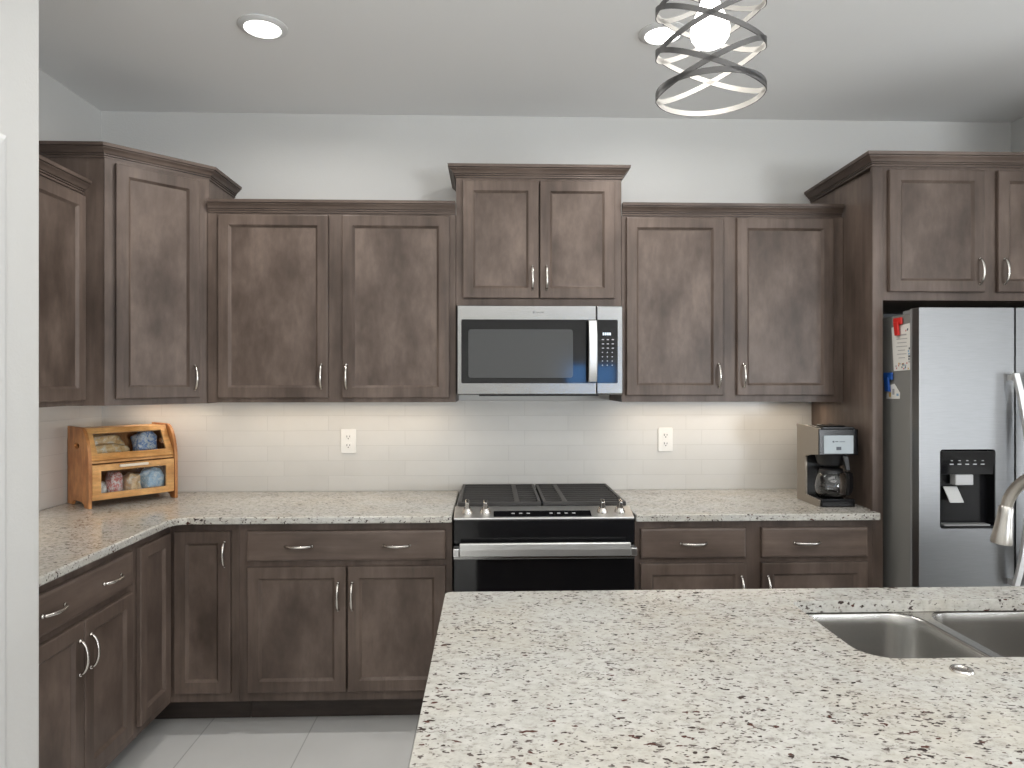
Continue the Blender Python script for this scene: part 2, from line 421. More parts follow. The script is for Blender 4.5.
def cab_door(root, x0, x1, z0, z1, yf, hx=None, hz=None, L=.106, rail=.047):
    """yf = front plane of the door"""
    mb = MB()
    seq = [(0, yf + T), (0, yf + .004), (.0012, yf + .0012), (.004, yf), (rail, yf), (rail + .004, yf + .004), (rail + .009, yf + .0095), (rail + .011, yf + .0105)]
    mb.loops([rectloop(x0, x1, z0, z1, i, y) for i, y in seq], cap0=False, cap1=False)
    mb.loops([rectloop(x0, x1, z0, z1, rail + .011, yf + .0105), rectloop(x0, x1, z0, z1, rail + .011, yf + T), rectloop(x0, x1, z0, z1, 0, yf + T)], cap0=False, cap1=False)
    bmesh.ops.remove_doubles(mb.bm, verts=mb.bm.verts, dist=1e-5)
    d = mb.build('door', 'wood_v', root)
    mb = MB(); i = rail + .0105
    mb.box(x0 + i, x1 - i, yf + .0108, yf + .016, z0 + i, z1 - i)
    mb.build('door_panel', 'wood_panel', d)
    if hx is not None: pull(d, hx, yf, hz, L)
    return d
def cab_drawer(root, x0, x1, z0, z1, yf, hxs, L=.108):
    mb = MB()
    mb.loops([rectloop(x0, x1, z0, z1, i, y) for i, y in [(0, yf + T), (0, yf + .006), (.002, yf + .0025), (.006, yf + .001), (.010, yf)]])
    d = mb.build('drawer', 'wood_h', root)
    for hx in hxs: pull(d, hx, yf, (z0 + z1) / 2, L, True)
    return d
def face_frame(root, x0, x1, z0, z1, yf, opens):
    mb = MB(); mb.prism([(x0, z0), (x1, z0), (x1, z1), (x0, z1)], [[(a, c), (b, c), (b, d), (a, d)] for a, b, c, d in opens], XZ, yf, yf + .019)
    return mb.build('face_frame', 'wood_v', root)
CROWN = [(-.004, 0), (.006, 0), (.006, .007), (.002, .0078), (.002, .0092), (.010, .010), (.010, .0145), (.006, .0152), (.006, .0168), (.0135, .0176), (.017, .024), (.023, .031), (.030, .036), (.031, .039), (.0275, .0398), (.0275, .0412), (.036, .042), (.038, .055), (-.004, .055)]
def crown(root, path, z, scale=1.0, back=.004):
    mb = MB(); sweep(mb, path, [(o * scale if o > 0 else -back, z + h) for o, h in CROWN])
    return mb.build('crown_molding', 'wood_h', root, smooth=True, ang=28)
YF = 3.17                                      # face of the wall cabinets
Z0, Z1, Z2 = 1.375, 2.246, 2.416

# two-door cabinet left of the microwave
def upper(label, x0, x1, d1, d2, zt, zb, dz0, dz1, h1, h2, hz, ztop_open=True):
    r = thing('upper_cabinet', label, 'cabinet', (x0, YF, zb))
    w = x1 - x0; hh = zt - zb
    MB().box(0, w, .019, D - YF - .001 - (BS if zb < 1.37 else 0), 0, hh).build('carcass', 'wood_v', r)
    face_frame(r, 0, w, 0, hh, 0, [(d1[0] - x0 + .012, d1[1] - x0 - .012, dz0 - zb + .012, dz1 - zb - .012), (d2[0] - x0 + .012, d2[1] - x0 - .012, dz0 - zb + .012, dz1 - zb - .012)]) if d2[0] - d1[1] > .03 else \
        face_frame(r, 0, w, 0, hh, 0, [(d1[0] - x0 + .012, d2[1] - x0 - .012, dz0 - zb + .012, dz1 - zb - .012)])
    for d, hx in ((d1, h1), (d2, h2)):
        cab_door(r, d[0] - x0, d[1] - x0, dz0 - zb, dz1 - zb, -.02, hx - x0, hz - zb)
    return r
ul = upper('brown two-door wall cabinet between the corner cabinet and the microwave', -1.292, -.159, (-1.24, -.742), (-.678, -.188), Z1, Z0, 1.396, 2.234, -.771, -.657, 1.494)
crown(ul, [(.004, 0), (1.133, 0)], Z1 - Z0, .8)
ur = upper('brown two-door wall cabinet between the microwave and the refrigerator panel', .615, 1.666, (.634, 1.089), (1.154, 1.612), Z1, Z0, 1.406, 2.235, 1.066, 1.183, 1.498)
crown(ur, [(.0, 0), (1.042, 0)], Z1 - Z0, .8)
um = upper('short brown two-door cabinet mounted directly above the microwave', -.157, .613, (-.125, .225), (.231, .579), Z2, 1.824, 1.856, 2.400, .196, .262, 1.95)
crown(um, [(0, D - YF - .001), (0, 0), (.77, 0), (.77, D - YF - .001)], Z2 - 1.824)

# diagonal corner cabinet
A, B = Vector((-1.598, 2.882)), Vector((-1.294, 3.186))
cc = thing('corner_upper_cabinet', 'taller brown diagonal wall cabinet in the left corner with one door', 'cabinet', (A.x, A.y, Z0 - .004), R(45))
rotm = Matrix.Rotation(R(-45), 2)
def loc2(p): v = rotm @ (Vector(p) - A); return (v.x, v.y)
Z3 = 2.399
fw = (B - A).length; hh = Z3 + .004 - Z0
plan = [loc2(p) for p in ((A.x, A.y), (B.x, B.y), (B.x, D - .001), (LW + .001, D - .001), (LW + .001, A.y))]
mb = MB(); off = .019 / 1
inner = [(.0, .019), (fw, .019)] + plan[2:]
mb.prism(plan, [], XY, 0, hh); mb.build('carcass', 'wood_v', cc)
mb = MB(); mb.box(.0, fw, -.004, -.0002, 0, hh); mb.build('face_frame', 'wood_v', cc)
cab_door(cc, .038, fw - .048, 1.403 - Z0, 2.385 - Z0, -.0242, fw - .072, 1.492 - Z0)
crown(cc, [plan[4], plan[0], plan[1], plan[2]], hh)

# left wall cabinet (its doors face +x); local x runs along +y
LX = -1.682
lu = thing('upper_cabinet', 'brown wall cabinet on the left wall, cut off by the pantry wall', 'cabinet', (LX, 1.935, Z0), R(90))
lw_ = 2.880 - 1.935
MB().box(0, lw_, .019, LX - LW - .0085, 0, Z1 - Z0).build('carcass', 'wood_v', lu)
face_frame(lu, 0, lw_, 0, Z1 - Z0, 0, [(.04, .43, .035, Z1 - Z0 - .03), (.50, lw_ - .045, .035, Z1 - Z0 - .03)])
cab_door(lu, .03, .445, .02, Z1 - Z0 - .012, -.02, .42, .12)
cab_door(lu, .487, lw_ - .014, .02, Z1 - Z0 - .012, -.02, .51, .12)
crown(lu, [(0, 0), (lw_ - .001, 0)], Z1 - Z0)

# refrigerator enclosure: side panel, top cabinet
fc = thing('refrigerator_cabinet', 'brown cabinet above the refrigerator with a full-height side panel', 'cabinet', (1.648, 2.89, 0))
MB().box(.020, .0445, .0195, D - 2.89 - .001, .001, Z3).build('side_panel', 'wood_v', fc)
MB().box(.0, .045, 0, .019, .001, Z3).build('stile', 'wood_v', fc)
bx1 = RW - .002 - 1.648
MB().box(.0445, bx1, .0195, D - 2.89 - .001, 1.822, Z3).build('carcass', 'wood_v', fc)
face_frame(fc, .0455, bx1, 1.822, Z3, 0, [(.08, .47, 1.87, Z3 - .05), (.56, .95, 1.87, Z3 - .05)])
cab_door(fc, 1.712 - 1.648, 2.131 - 1.648, 1.857, 2.382, -.02, .458, 1.945)
cab_door(fc, 2.190 - 1.648, 2.609 - 1.648, 1.857, 2.382, -.02, .566, 1.945)
crown(fc, [(.022, D - 2.89 - .001), (0, 0), (bx1, 0)], Z3, 1.0, .03)

# base cabinets
BF = 2.888; DF = 2.868                          # face frame and door planes
def base(label, x0, x1, loc, rz, dep):
    r = thing('base_cabinet', label, 'cabinet', loc, rz)
    w = x1 - x0
    MB().box(0, w, .019, dep, .135, .883).build('carcass', 'wood_v', r)
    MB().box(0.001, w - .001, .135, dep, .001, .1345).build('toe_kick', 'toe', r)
    return r, w
bl, w = base('brown two-door base cabinet left of the range, with one wide drawer', -1.045, -.160, (-1.045, BF, 0), 0, .60)
face_frame(bl, 0, w, .135, .883, 0, [(.05, w - .04, .185, .685), (.05, w - .04, .74, .83)])
cab_drawer(bl, .034, .859, .724, .849, -.02, (.25, .655))
cab_door(bl, .036, .444, .176, .699, -.02, .412, .576, .112); cab_door(bl, .451, .859, .176, .699, -.02, .470, .576, .112)
br, w = base('brown base cabinet right of the range with two drawers over two doors', .616, 1.646, (.616, BF, 0), 0, .60)
face_frame(br, 0, w, .135, .883, 0, [(.04, .455, .185, .685), (.56, w - .06, .185, .685), (.04, .455, .74, .83), (.56, w - .06, .74, .83)])
cab_drawer(br, .021, .472, .722, .849, -.02, (.247,)); cab_drawer(br, .541, 1.0, .722, .849, -.02, (.735,))
cab_door(br, .021, .474, .176, .700, -.02, .452, .59, .106); cab_door(br, .541, 1.0, .176, .700, -.02, .565, .59, .106)
BX = -1.33                                     # face of the left run
ll, w = base('dark brown base cabinet along the left wall beside the pantry wall', 0, .662, (BX, 1.922, 0), R(90), .61)
face_frame(ll, 0, w, .135, .883, 0, [(.05, w - .05, .185, .685), (.05, w - .05, .74, .83)])
cab_drawer(ll, .026, .634, .724, .849, -.02, (.17, .49))
cab_door(ll, .026, .328, .174, .699, -.02, .300, .590, .108); cab_door(ll, .334, .634, .174, .699, -.02, .360, .590, .108)
# L-shaped corner base with its two folding doors
cb = thing('corner_base_cabinet', 'brown corner base cabinet with two doors meeting at the inner corner', 'cabinet', (BX, BF, 0))
mb = MB(); y0 = 2.585 - BF; x1 = -1.046 - BX
mb.prism([(-.615, y0), (0, y0), (0, 0), (x1, 0), (x1, .60), (-.615, .60)], [], XY, .135, .883); mb.build('carcass', 'wood_v', cb)
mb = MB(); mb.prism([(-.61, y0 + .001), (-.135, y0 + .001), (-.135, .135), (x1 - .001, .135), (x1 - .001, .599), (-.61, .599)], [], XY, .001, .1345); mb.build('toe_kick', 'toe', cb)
cab_door(cb, .021, -1.078 - BX, .176, .849, -.0205, -1.10 - BX, .756, .10, .048)
# the left leaf faces +x: built in the same frame by turning its mesh
def turned(o, m):
    o.data = o.data.copy(); o.data.transform(m)
    for c in o.children:
        c.data = c.data.copy(); c.data.transform(m)
d = cab_door(cb, 2.607 - BF, 2.850 - BF, .176, .849, -.0205, rail=.048)
turned(d, Matrix.Rotation(R(90), 4, 'Z'))

# ------------------------------------------------------------------ counters
CT, CB = .914, .8845
def slab(name, label, poly, holes=()):
    mb = MB(); mb.prism(poly, holes, XY, CB, CT)
    return tag(mb.build(name, 'granite', bevel=.006, seg=3), label, 'countertop')
CF = 2.836
gx = LW + BS + .001; gy = D - BS - .001
slab('countertop', 'L-shaped speckled granite countertop running left of the range into the corner',
     [(gx, 1.925), (-1.289, 1.925), (-1.289, CF - .05), (-1.275, CF - .014), (-1.24, CF), (-.158, CF), (-.158, gy), (gx, gy)])
slab('countertop', 'short granite countertop right of the range under the coffee maker', [(.612, CF), (1.652, CF), (1.652, 2.886), (1.645, 2.887), (1.645, 2.911), (1.666, 2.911), (1.666, gy), (.612, gy)])
# island
IX0, IX1, IY0, IY1 = -.118, 2.55, .52, 1.822
SX0, SX1, SY0, SY1 = .764, 1.50, 1.357, 1.715
hole = []
for cx, cy_, r_, a0 in ((SX1 - .07, SY0 + .07, .07, -90), (SX1 - .028, SY1 - .028, .028, 0), (SX0 + .028, SY1 - .028, .028, 90), (SX0 + .07, SY0 + .07, .07, 180)):
    hole += [(cx + r_ * math.cos(R(a0 + 11.25 * i)), cy_ + r_ * math.sin(R(a0 + 11.25 * i))) for i in range(9)]
mb = MB(); mb.prism(rrect(IX0, IX1, IY0, IY1, .018, 5), [hole], XY, CB, CT)
isl = tag(mb.build('island_countertop', 'granite', bevel=.006, seg=3), 'large speckled granite island top in the foreground with a sink cutout', 'countertop')
ib = thing('island_cabinet', 'brown kitchen island cabinet carrying the large granite top', 'island', (IX0 + .04, IY0 + .30, 0))
iw, idp = IX1 - IX0 - .08, IY1 - IY0 - .34
mb = MB()
mb.box(0, iw, .0, .018, .10, CB - .001); mb.box(0, iw, idp - .018, idp, .10, CB - .001)
mb.box(0, .018, .0185, idp - .0185, .10, CB - .001); mb.box(iw - .018, iw, .0185, idp - .0185, .10, CB - .001)
mb.build('carcass', 'wood_v', ib)
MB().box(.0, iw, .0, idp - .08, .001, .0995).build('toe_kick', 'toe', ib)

# ------------------------------------------------------------------ undermount sink
sk = thing('kitchen_sink', 'stainless double-bowl undermount sink in the island top', 'sink', (SX0, SY0, CB - .0005))
def bowl(mb, x0, x1, y0, y1, zt, dep):
    L = []
    for k, (i, z) in enumerate([(0, zt), (.002, zt - .006), (.006, zt - .03), (.014, zt - dep + .05), (.024, zt - dep + .022), (.045, zt - dep + .006), (.075, zt - dep)]):
        L.append([(u, v, z) for u, v in rrect(x0 + i, x1 - i, y0 + i, y1 - i, max(.075 - i * .3, .02), 8)])
    mb.loops(L, cap0=False, cap1=True); return L[0]
bx = 1.085 - SX0; sw, sd = SX1 - SX0, SY1 - SY0
b1 = (-.008, bx - .008, -.008, sd + .008); b2 = (bx + .017, sw + .008, -.008, sd + .008)
mb = MB()
mb.prism(rrect(-.025, sw + .025, -.025, sd + .025, .07, 8), [rrect(*b1, .075, 8), rrect(*b2, .075, 8)], XY, -.0025, -.0005)
mb.build('rim', 'sink', sk, smooth=True)
for b in (b1, b2):
    mb = MB(); bowl(mb, *b, -.0025, .20); o = mb.build('bowl', 'sink', sk, smooth=True, ang=60)
    so = o.modifiers.new('sheet', 'SOLIDIFY'); so.thickness = .0015; so.offset = 1
    cx, cy2 = (b[0] + b[1]) / 2, (b[2] + b[3]) / 2
    mb = MB(); mb.lathe([(0, .003), (.03, .003), (.036, .006), (.044, .006), (.046, .001), (0, .001)], (cx, cy2, -.2025), 24)
    mb.build('drain', 'steel', o, smooth=True)
# hole cover on the deck
mb = MB(); mb.lathe([(0, .003), (.010, .003), (.0125, .0055), (.0195, .0045), (.0215, .001), (.0215, .0002), (0, .0002)], (0, 0, 0), 28)
o = tag(mb.build('hole_cover', 'nickel', smooth=True, loc=(.915, 1.296, CT)), 'small round metal hole cover on the granite in front of the sink', 'hole cover')

# faucet: base right of the frame, spout swung over the sink
fx, fy = 1.312, 1.30
fa = thing('kitchen_faucet', 'brushed nickel gooseneck faucet arching over the sink', 'faucet', (fx, fy, CT))
mb = MB(); mb.lathe([(0, .0003), (.027, .0003), (.027, .006), (.020, .012), (.019, .10), (.015, .108), (0, .109)], n=24); mb.build('base', 'faucet', fa, smooth=True)
hd = Vector((1.206 - fx, 1.56 - fy)); rad = hd.length / 2; dirv = hd.normalized()
pts = [(0, 0, .105), (0, 0, .19), (0, 0, .247)]
for i in range(1, 21):
    a = math.pi - R(170) * i / 20
    q = dirv * (rad + rad * math.cos(a)); pts.append((q.x, q.y, .247 + rad * .88 * math.sin(a)))
end = Vector(pts[-1]); tdir = Vector((-.10, .06, -1)).normalized()
mb = MB(); mb.tube(pts, .0125, 16); mb.build('spout', 'faucet', fa, smooth=True)
def sp(d): return tuple(end + tdir * d)
mb = MB(); mb.tube([sp(-.002), sp(.002), sp(.004), sp(.02), sp(.060), sp(.084), sp(.088), sp(.088)], [.0125, .0140, .0150, .0155, .0195, .0222, .0215, .004], 24); mb.build('spray_head', 'faucet', fa, smooth=True, ang=50)
mb = MB(); mb.tube([(.015, -.0, .06), (.03, -.004, .062), (.05, -.008, .08), (.075, -.012, .13)], [.009, .009, .0065, .005], 12); mb.build('lever', 'faucet', fa, smooth=True)

# ------------------------------------------------------------------ range
rg = thing('gas_range', 'stainless and black slide-in gas range under the microwave', 'range', (-.150, 2.86, 0))
rw = .752
MB().box(.004, rw - .004, .012, D - 2.86 - BS - .012, .06, .905).build('body', 'enamel', rg)
for x in (.03, rw - .07):
    for y in (.06, .53): MB().box(x, x + .04, y, y + .04, .0005, .0595).build('foot', 'black', rg)
MB().box(.004, rw - .004, -.005, .0115, .07, .215).build('storage_drawer', 'steel', rg, bevel=.004)
# cooktop tray
mb = MB(); mb.box(-.0, rw, .075, D - 2.86 - BS - .02, .9055, .922); mb.build('cooktop', 'enamel', rg, bevel=.004)
# sloped stainless control panel
mb = MB(); mb.hexa([(0, -.028, .8985), (rw, -.028, .8985), (rw, .0735, .9055), (0, .0735, .9055), (0, -.028, .905), (rw, -.028, .905), (rw, .0735, .936), (0, .0735, .936)])
cp = mb.build('control_panel', 'bright_steel', rg, bevel=.002)
def on_panel(x, t, h=0):                        # t 0..1 from front to back of the sloped face
    n = Vector((0, -.031, .1015)).normalized(); p = Vector((x, -.028 + .1015 * t, .905 + .031 * t)) + n * h
    return p
mb = MB()
q = [on_panel(.165, .10, .0003), on_panel(.575, .10, .0003), on_panel(.575, .56, .0003), on_panel(.165, .56, .0003)]
q2 = [p + Vector((0, -.0005, .0015)) for p in q]; mb.hexa(q + q2); mb.build('touch_display', 'black_glass', cp)
for g in ((0, 1, 2), (5, 6, 7, 8)):
    mb = MB()
    for i in g:
        x = .24 + i * .032
        a = [on_panel(x, .30, .0022), on_panel(x + .014, .30, .0022), on_panel(x + .014, .38, .0022), on_panel(x, .38, .0022)]
        mb.hexa(a + [p + Vector((0, 0, .0003)) for p in a])
    mb.build('key_print', 'keys', cp)
tilt = math.atan2(.031, .1015)
for x in (.055, .131, .625, .700):
    p = on_panel(x, .46, .0002)
    mb = MB(); mb.lathe([(0, 0), (.0235, 0), (.0235, .004), (.020, .010), (.0165, .020), (.014, .024), (0, .025)], n=24)
    k = mb.build('knob', 'nickel', cp, smooth=True, loc=p, rot=(tilt, 0, 0))
    mb = MB(); mb.hexa([(-.009, -.019, .0245), (.009, -.019, .0245), (.009, .019, .0245), (-.009, .019, .0245), (-.007, -.017, .054), (.007, -.017, .054), (.007, .016, .054), (-.007, .016, .054)])
    mb.build('knob_grip', 'nickel', k, bevel=.002)
# black front band, vent, door
mb = MB(); mb.hexa([(0, -.030, .800), (rw, -.030, .800), (rw, .0115, .800), (0, .0115, .800), (0, -.026, .898), (rw, -.026, .898), (rw, .0115, .898), (0, .0115, .898)]); mb.build('front_band', 'black_gloss', rg, bevel=.003)
od = MB().box(0, rw, -.034, .0115, .235, .793).build('oven_door', 'black_glass', rg, bevel=.004)
MB().box(.0, rw, -.043, -.0345, .738, .792).build('door_top_trim', 'steel', od, bevel=.002)
mb = MB(); pr = rrect(-.020, .020, -.019, .019, .008, 4)
hy, hz = -.078, .787
mb.prism([(hy - .010, hz - .027), (hy + .006, hz - .027), (hy + .006, hz + .027), (hy - .010, hz + .027), (hy - .0115, hz)], [], YZ, .026, rw - .026)
mb.build('handle', 'bright_steel', od, bevel=.004, seg=3)
for x in (.0125, rw - .0125): MB().box(x - .0125, x + .0125, hy - .008, -.0435, hz - .028, hz + .005).build('handle_post', 'steel_v', od, bevel=.003)
# burners and cast-iron grates
for x, y, r in ((.17, .20, .045), (.17, .44, .038), (.582, .20, .05), (.582, .44, .034)):
    mb = MB(); mb.lathe([(0, .0005), (r + .012, .0005), (r + .010, .008), (r, .010), (r, .016), (r * .9, .019), (0, .019)], (x, y, .922), 24); mb.build('burner', 'iron', rg, smooth=True)
for gx0, gx1 in ((.012, .372), (.380, .740)):
    mb = MB(); y0, y1 = .085, D - 2.86 - BS - .032; zt, zb = .951, .936
    for y in (y0, y1 - .014): mb.box(gx0, gx1, y, y + .014, zb - .002, zt)
    for x in (gx0, gx1 - .014): mb.box(x, x + .014, y0 + .0145, y1 - .0145, zb, zt)
    ny = 9
    for i in range(1, ny):
        y = y0 + (y1 - y0 - .014) * i / ny; mb.box(gx0 + .0145, gx1 - .0145, y, y + .009, zb + .002, zt - .001)
    xm = gx0 + (.245 if gx0 < .2 else .085); mb.box(xm, xm + .022, y0 + .0145, y1 - .0145, zb - .002, zt - .0005)
    for x in (gx0 + .002, gx1 - .016):
        for y in (y0 + .001, y1 - .015): mb.box(x, x + .013, y, y + .013, .9225, zb)
    mb.build('grate', 'iron', rg, bevel=.002)

# ------------------------------------------------------------------ microwave
mw = thing('microwave', 'stainless over-the-range microwave with black glass door', 'microwave', (-.150, 3.10, 1.410))
mwW, mwH = .755, .408
MB().box(.003, mwW - .003, .026, D - 3.10 - BS - .002, .0, mwH).build('body', 'black', mw)
sx = .637                                       # split between door and control column
mb = MB(); win = [(.022, .053), (sx - .002, .053), (sx - .002, .343), (.022, .343)]
mb.prism([(0, .002), (sx - .0015, .002), (sx - .0015, mwH - .001), (0, mwH - .001)], [], XZ, .0, .0255)
md = mb.build('door', 'steel', mw, bevel=.005, seg=3)
mb = MB(); mb.prism(rrect(.020, sx - .002, .053, .343, .006, 4), [], XZ, -.0014, -.0002); mb.build('door_glass', 'black_glass', md)
mb = MB(); mb.prism(rrect(.052, .528, .078, .298, .012, 4), [], XZ, -.0024, -.0015); mb.build('window', 'window_mesh', md)
mb = MB(); hx0, hx1 = .592, .634; L = []
for i in range(13):
    t = -1 + i / 6; z = .198 + t * .138; y = -.032 - .016 * (1 - t * t); 
    L.append([(hx0, y, z), (hx0 + .004, y - .007, z), (hx1 - .004, y - .007, z), (hx1, y, z), (hx1 - .003, y + .006, z), (hx0 + .003, y + .006, z)])
mb.loops(L); mb.build('handle', 'steel_v', md, smooth=True, ang=40)
for z in (.075, .321): MB().box(.602, .626, -.0335, -.0016, z - .01, z + .01).build('handle_post', 'steel', md)
mb = MB(); mb.lathe([(0, -.001), (.006, -.001), (.006, 0), (0, 0)], (.350, -.0002, .377), 20, 'y')
mb.box(.360, .372, -.001, -.0002, .374, .3785); mb.box(.374, .380, -.001, -.0002, .374, .3785); mb.box(.382, .393, -.001, -.0002, .374, .3785); mb.build('maker_badge', 'fridge_steel', md)
mb = MB(); mb.prism([(sx + .0015, .002), (mwW, .002), (mwW, mwH - .001), (sx + .0015, mwH - .001)], [], XZ, 0, .0255)
mc = mb.build('control_panel', 'steel', mw, bevel=.005, seg=3)
mb = MB(); mb.prism(rrect(sx + .0018, mwW - .022, .053, .343, .006, 4), [], XZ, -.0014, -.0002); mb.build('panel_glass', 'black_glass', mc)
mb = MB()
for i, x in enumerate((.664, .674, .684, .694)): mb.box(x, x + .007, -.0020, -.0015, .272, .284)
mb.build('clock_display', 'display', mc)
mb = MB()
for r_ in range(7):
    for c_ in range(3):
        z = .250 - r_ * .0195; x = .660 + c_ * .0225; w_ = .010 if r_ < 3 else .005
        mb.box(x, x + w_, -.0020, -.0015, z, z + .0045)
mb.build('keypad_button', 'keys', mc)
MB().box(.10, .65, .03, .30, -.006, -.0003).build('vent_grille', 'black', mw)

# ------------------------------------------------------------------ refrigerator
FX, FY = 1.733, 2.705
fr = thing('refrigerator', 'stainless side-by-side refrigerator with a door dispenser', 'refrigerator', (FX, FY, 0))
MB().box(.004, .905, .062, .745, .02, 1.752).build('body', 'fridge_side', fr, bevel=.004)
for x in (.05, .82):
    for y in (.1, .66): MB().box(x, x + .04, y, y + .04, .0005, .0195).build('foot', 'black', fr)
MB().box(.01, .90, .03, .061, .02, .085).build('toe_grille', 'black', fr)
mb = MB(); dx0, dx1, dz0, dz1 = 1.820 - FX, 2.050 - FX, .876, 1.196
dw = .395
mb.prism(rrect(0, dw, .095, 1.772, .004, 2), [rrect(dx0, dx1, dz0, dz1, .012, 4)], XZ, 0, .045)
fd = mb.build('freezer_door', 'fridge_steel', fr, bevel=.006, seg=3)
MB().box(.001, dw - .001, .0455, .060, .096, 1.771).build('door_liner', 'door_edge', fd)
mb = MB(); e = .0005
mb.box(dx0 + e, dx1 - e, .042, .0452, dz0 + e, dz1 - e)                     # back of the recess
mb.box(dx0 + e, dx0 + .004, .001, .0418, dz0 + .004, dz1 - .004); mb.box(dx1 - .004, dx1 - e, .001, .0418, dz0 + .004, dz1 - .004)
mb.box(dx0 + .0042, dx1 - .0042, .001, .0418, dz0 + .0006, dz0 + .010)
mb.build('dispenser_housing', 'black_gloss', fd)
mb = MB(); mb.hexa([(dx0 + .005, .004, 1.095), (dx1 - .005, .004, 1.095), (dx1 - .005, .0415, 1.095), (dx0 + .005, .0415, 1.095), (dx0 + .005, -.003, 1.190), (dx1 - .005, -.003, 1.190), (dx1 - .005, .0415, 1.190), (dx0 + .005, .0415, 1.190)])
mb.build('dispenser_controls', 'black_glass', fd, bevel=.002)
mb = MB()
for i in range(5): mb.box(dx0 + .040 + i * .032, dx0 + .054 + i * .032, -.0035, .0006, 1.135, 1.139)
for i in range(5): mb.box(dx0 + .044 + i * .032, dx0 + .051 + i * .032, -.0035, .0006, 1.150, 1.153)
mb.build('dispenser_icons', 'keys', fd)
mb = MB(); mb.box(dx0 + .064, dx0 + .138, -.0012, .036, 1.052, 1.0945); mb.build('ice_chute', 'chute', fd, bevel=.003)
mb = MB(); mb.hexa([(dx0 + .046, .004, .980), (dx0 + .104, .004, .980), (dx0 + .104, .010, .980), (dx0 + .046, .010, .980), (dx0 + .034, .030, 1.042), (dx0 + .092, .030, 1.042), (dx0 + .092, .036, 1.042), (dx0 + .034, .036, 1.042)])
mb.build('paddle', 'paddle', fd, bevel=.002)
mb = MB(); mb.box(dx0 + .02, dx1 - .02, .003, .040, dz0 + .0105, dz0 + .016)
mb.build('drip_tray', 'door_edge', fd)
mb = MB(); mb.prism(rrect(dw + .007, .908, .095, 1.772, .004, 2), [], XZ, 0, .045); fd2 = mb.build('refrigerator_door', 'fridge_steel', fr, bevel=.006, seg=3)
MB().box(dw + .008, .907, .0455, .060, .096, 1.771).build('door_liner', 'door_edge', fd2)
def fhandle(parent, xa, sgn):
    mb = MB(); L = []
    for i in range(25):
        t = -1 + i / 12; z = 1.075 + t * .43; y = -.030 - .040 * (1 - t * t); x = xa + sgn * .028 * (1 - t * t)
        w_ = .0135
        L.append([(x - w_, y, z), (x - w_ * .8, y - .010, z), (x + w_ * .8, y - .010, z), (x + w_, y, z), (x + w_ * .7, y + .008, z), (x - w_ * .7, y + .008, z)])
    mb.loops(L)
    for t in (-.96, .96): mb.box(xa - .008, xa + .008, -.024, -.0005, 1.075 + t * .43 - .012, 1.075 + t * .43 + .012)
    mb.build('handle', 'handle_steel', parent, smooth=True, ang=40)
fhandle(fd, dw - .021, 1); fhandle(fd2, dw + .055, -1)
for x in (.02, .85): MB().box(x, x + .05, .02, .12, 1.7725 if False else 1.7525, 1.768).build('hinge_cover', 'door_edge', fr, bevel=.004) if x > .5 else MB().box(.012, .06, .065, .13, 1.7525, 1.768).build('hinge_cover', 'door_edge', fr, bevel=.004)

# cards clipped to the refrigerator's side
sxp = FX + .004
def card(name, label, pts, marks):
    mb = MB(); mb.prism(pts, [], YZ, sxp - .0024, sxp - .0016)
    for (y0, y1, z0, z1, mi) in marks: mb.box(sxp - .0027, sxp - .00245, y0, y1, z0, z1, mi)
    return tag(mb.build(name, ['paper', 'ink_grey', 'ink_pink', 'ink_blue', 'ink_yellow', 'label_ink']), label, 'card')
mk = [(2.79, 2.85, 1.665, 1.671, 1)]
for i, (a, b) in enumerate(((2.785, 2.86), (2.79, 2.855), (2.785, 2.862), (2.80, 2.85), (2.79, 2.855), (2.80, 2.845))): mk.append((a, b, 1.650 - i * .016, 1.653 - i * .016, 1))
rnd = random.Random(3)
for i in range(26):
    y = rnd.uniform(2.768, 2.868); z = rnd.uniform(1.522, 1.546) if i < 18 else rnd.uniform(1.675, 1.692)
    mk.append((y, y + .007, z, z + .007, rnd.choice([2, 2, 3, 4, 1, 5])))
for i in range(6): mk.append((2.765 + rnd.uniform(0, .008), 2.775 + rnd.uniform(0, .006), 1.55 + i * .011, 1.558 + i * .011, rnd.choice([5, 1, 3])))
card('printed_card', 'white printed card with floral border held by the red clip on the refrigerator side', [(2.758, 1.520), (2.880, 1.516), (2.896, 1.704), (2.768, 1.714)], mk)
mk = [(2.90, 2.915, 1.405, 1.424, 4), (2.875, 2.89, 1.415, 1.440, 1), (2.845, 2.86, 1.41, 1.42, 3), (2.90, 2.91, 1.430, 1.436, 2)]
card('printed_card', 'small white card with a pointed side held by the blue clip on the refrigerator side', [(2.838, 1.398), (2.935, 1.396), (2.930, 1.452), (2.875, 1.462), (2.836, 1.424)], mk)
def clip(label, y, z, mat, s=1):
    r = thing('magnetic_clip', label, 'clip', (sxp, y, z))
    mb = MB(); mb.box(-.012, -.003, -.026 * s, .026 * s, .0, .026 * s); mb.build('jaw', mat, r, bevel=.004)
    mb = MB(); mb.hexa([(-.016, -.011 * s, -.040 * s), (-.016, .011 * s, -.040 * s), (-.0035, .011 * s, -.040 * s), (-.0035, -.011 * s, -.040 * s), (-.020, -.014 * s, .012), (-.020, .014 * s, .012), (-.0125, .014 * s, .012), (-.0125, -.014 * s, .012)])
    mb.build('lever', mat, r, bevel=.003)
    mb = MB(); mb.lathe([(.0, -.0028), (.009, -.0028), (.009, -.0002), (0, -.0002)], (0, 0, .018 * s), 16, 'x'); mb.build('magnet', 'slot', r)
clip('red plastic clip holding the taller card on the refrigerator side', 2.842, 1.712, 'red', 1.15)
clip('blue plastic clip holding the small pointed card on the refrigerator side', 2.912, 1.478, 'blue', 1.25)

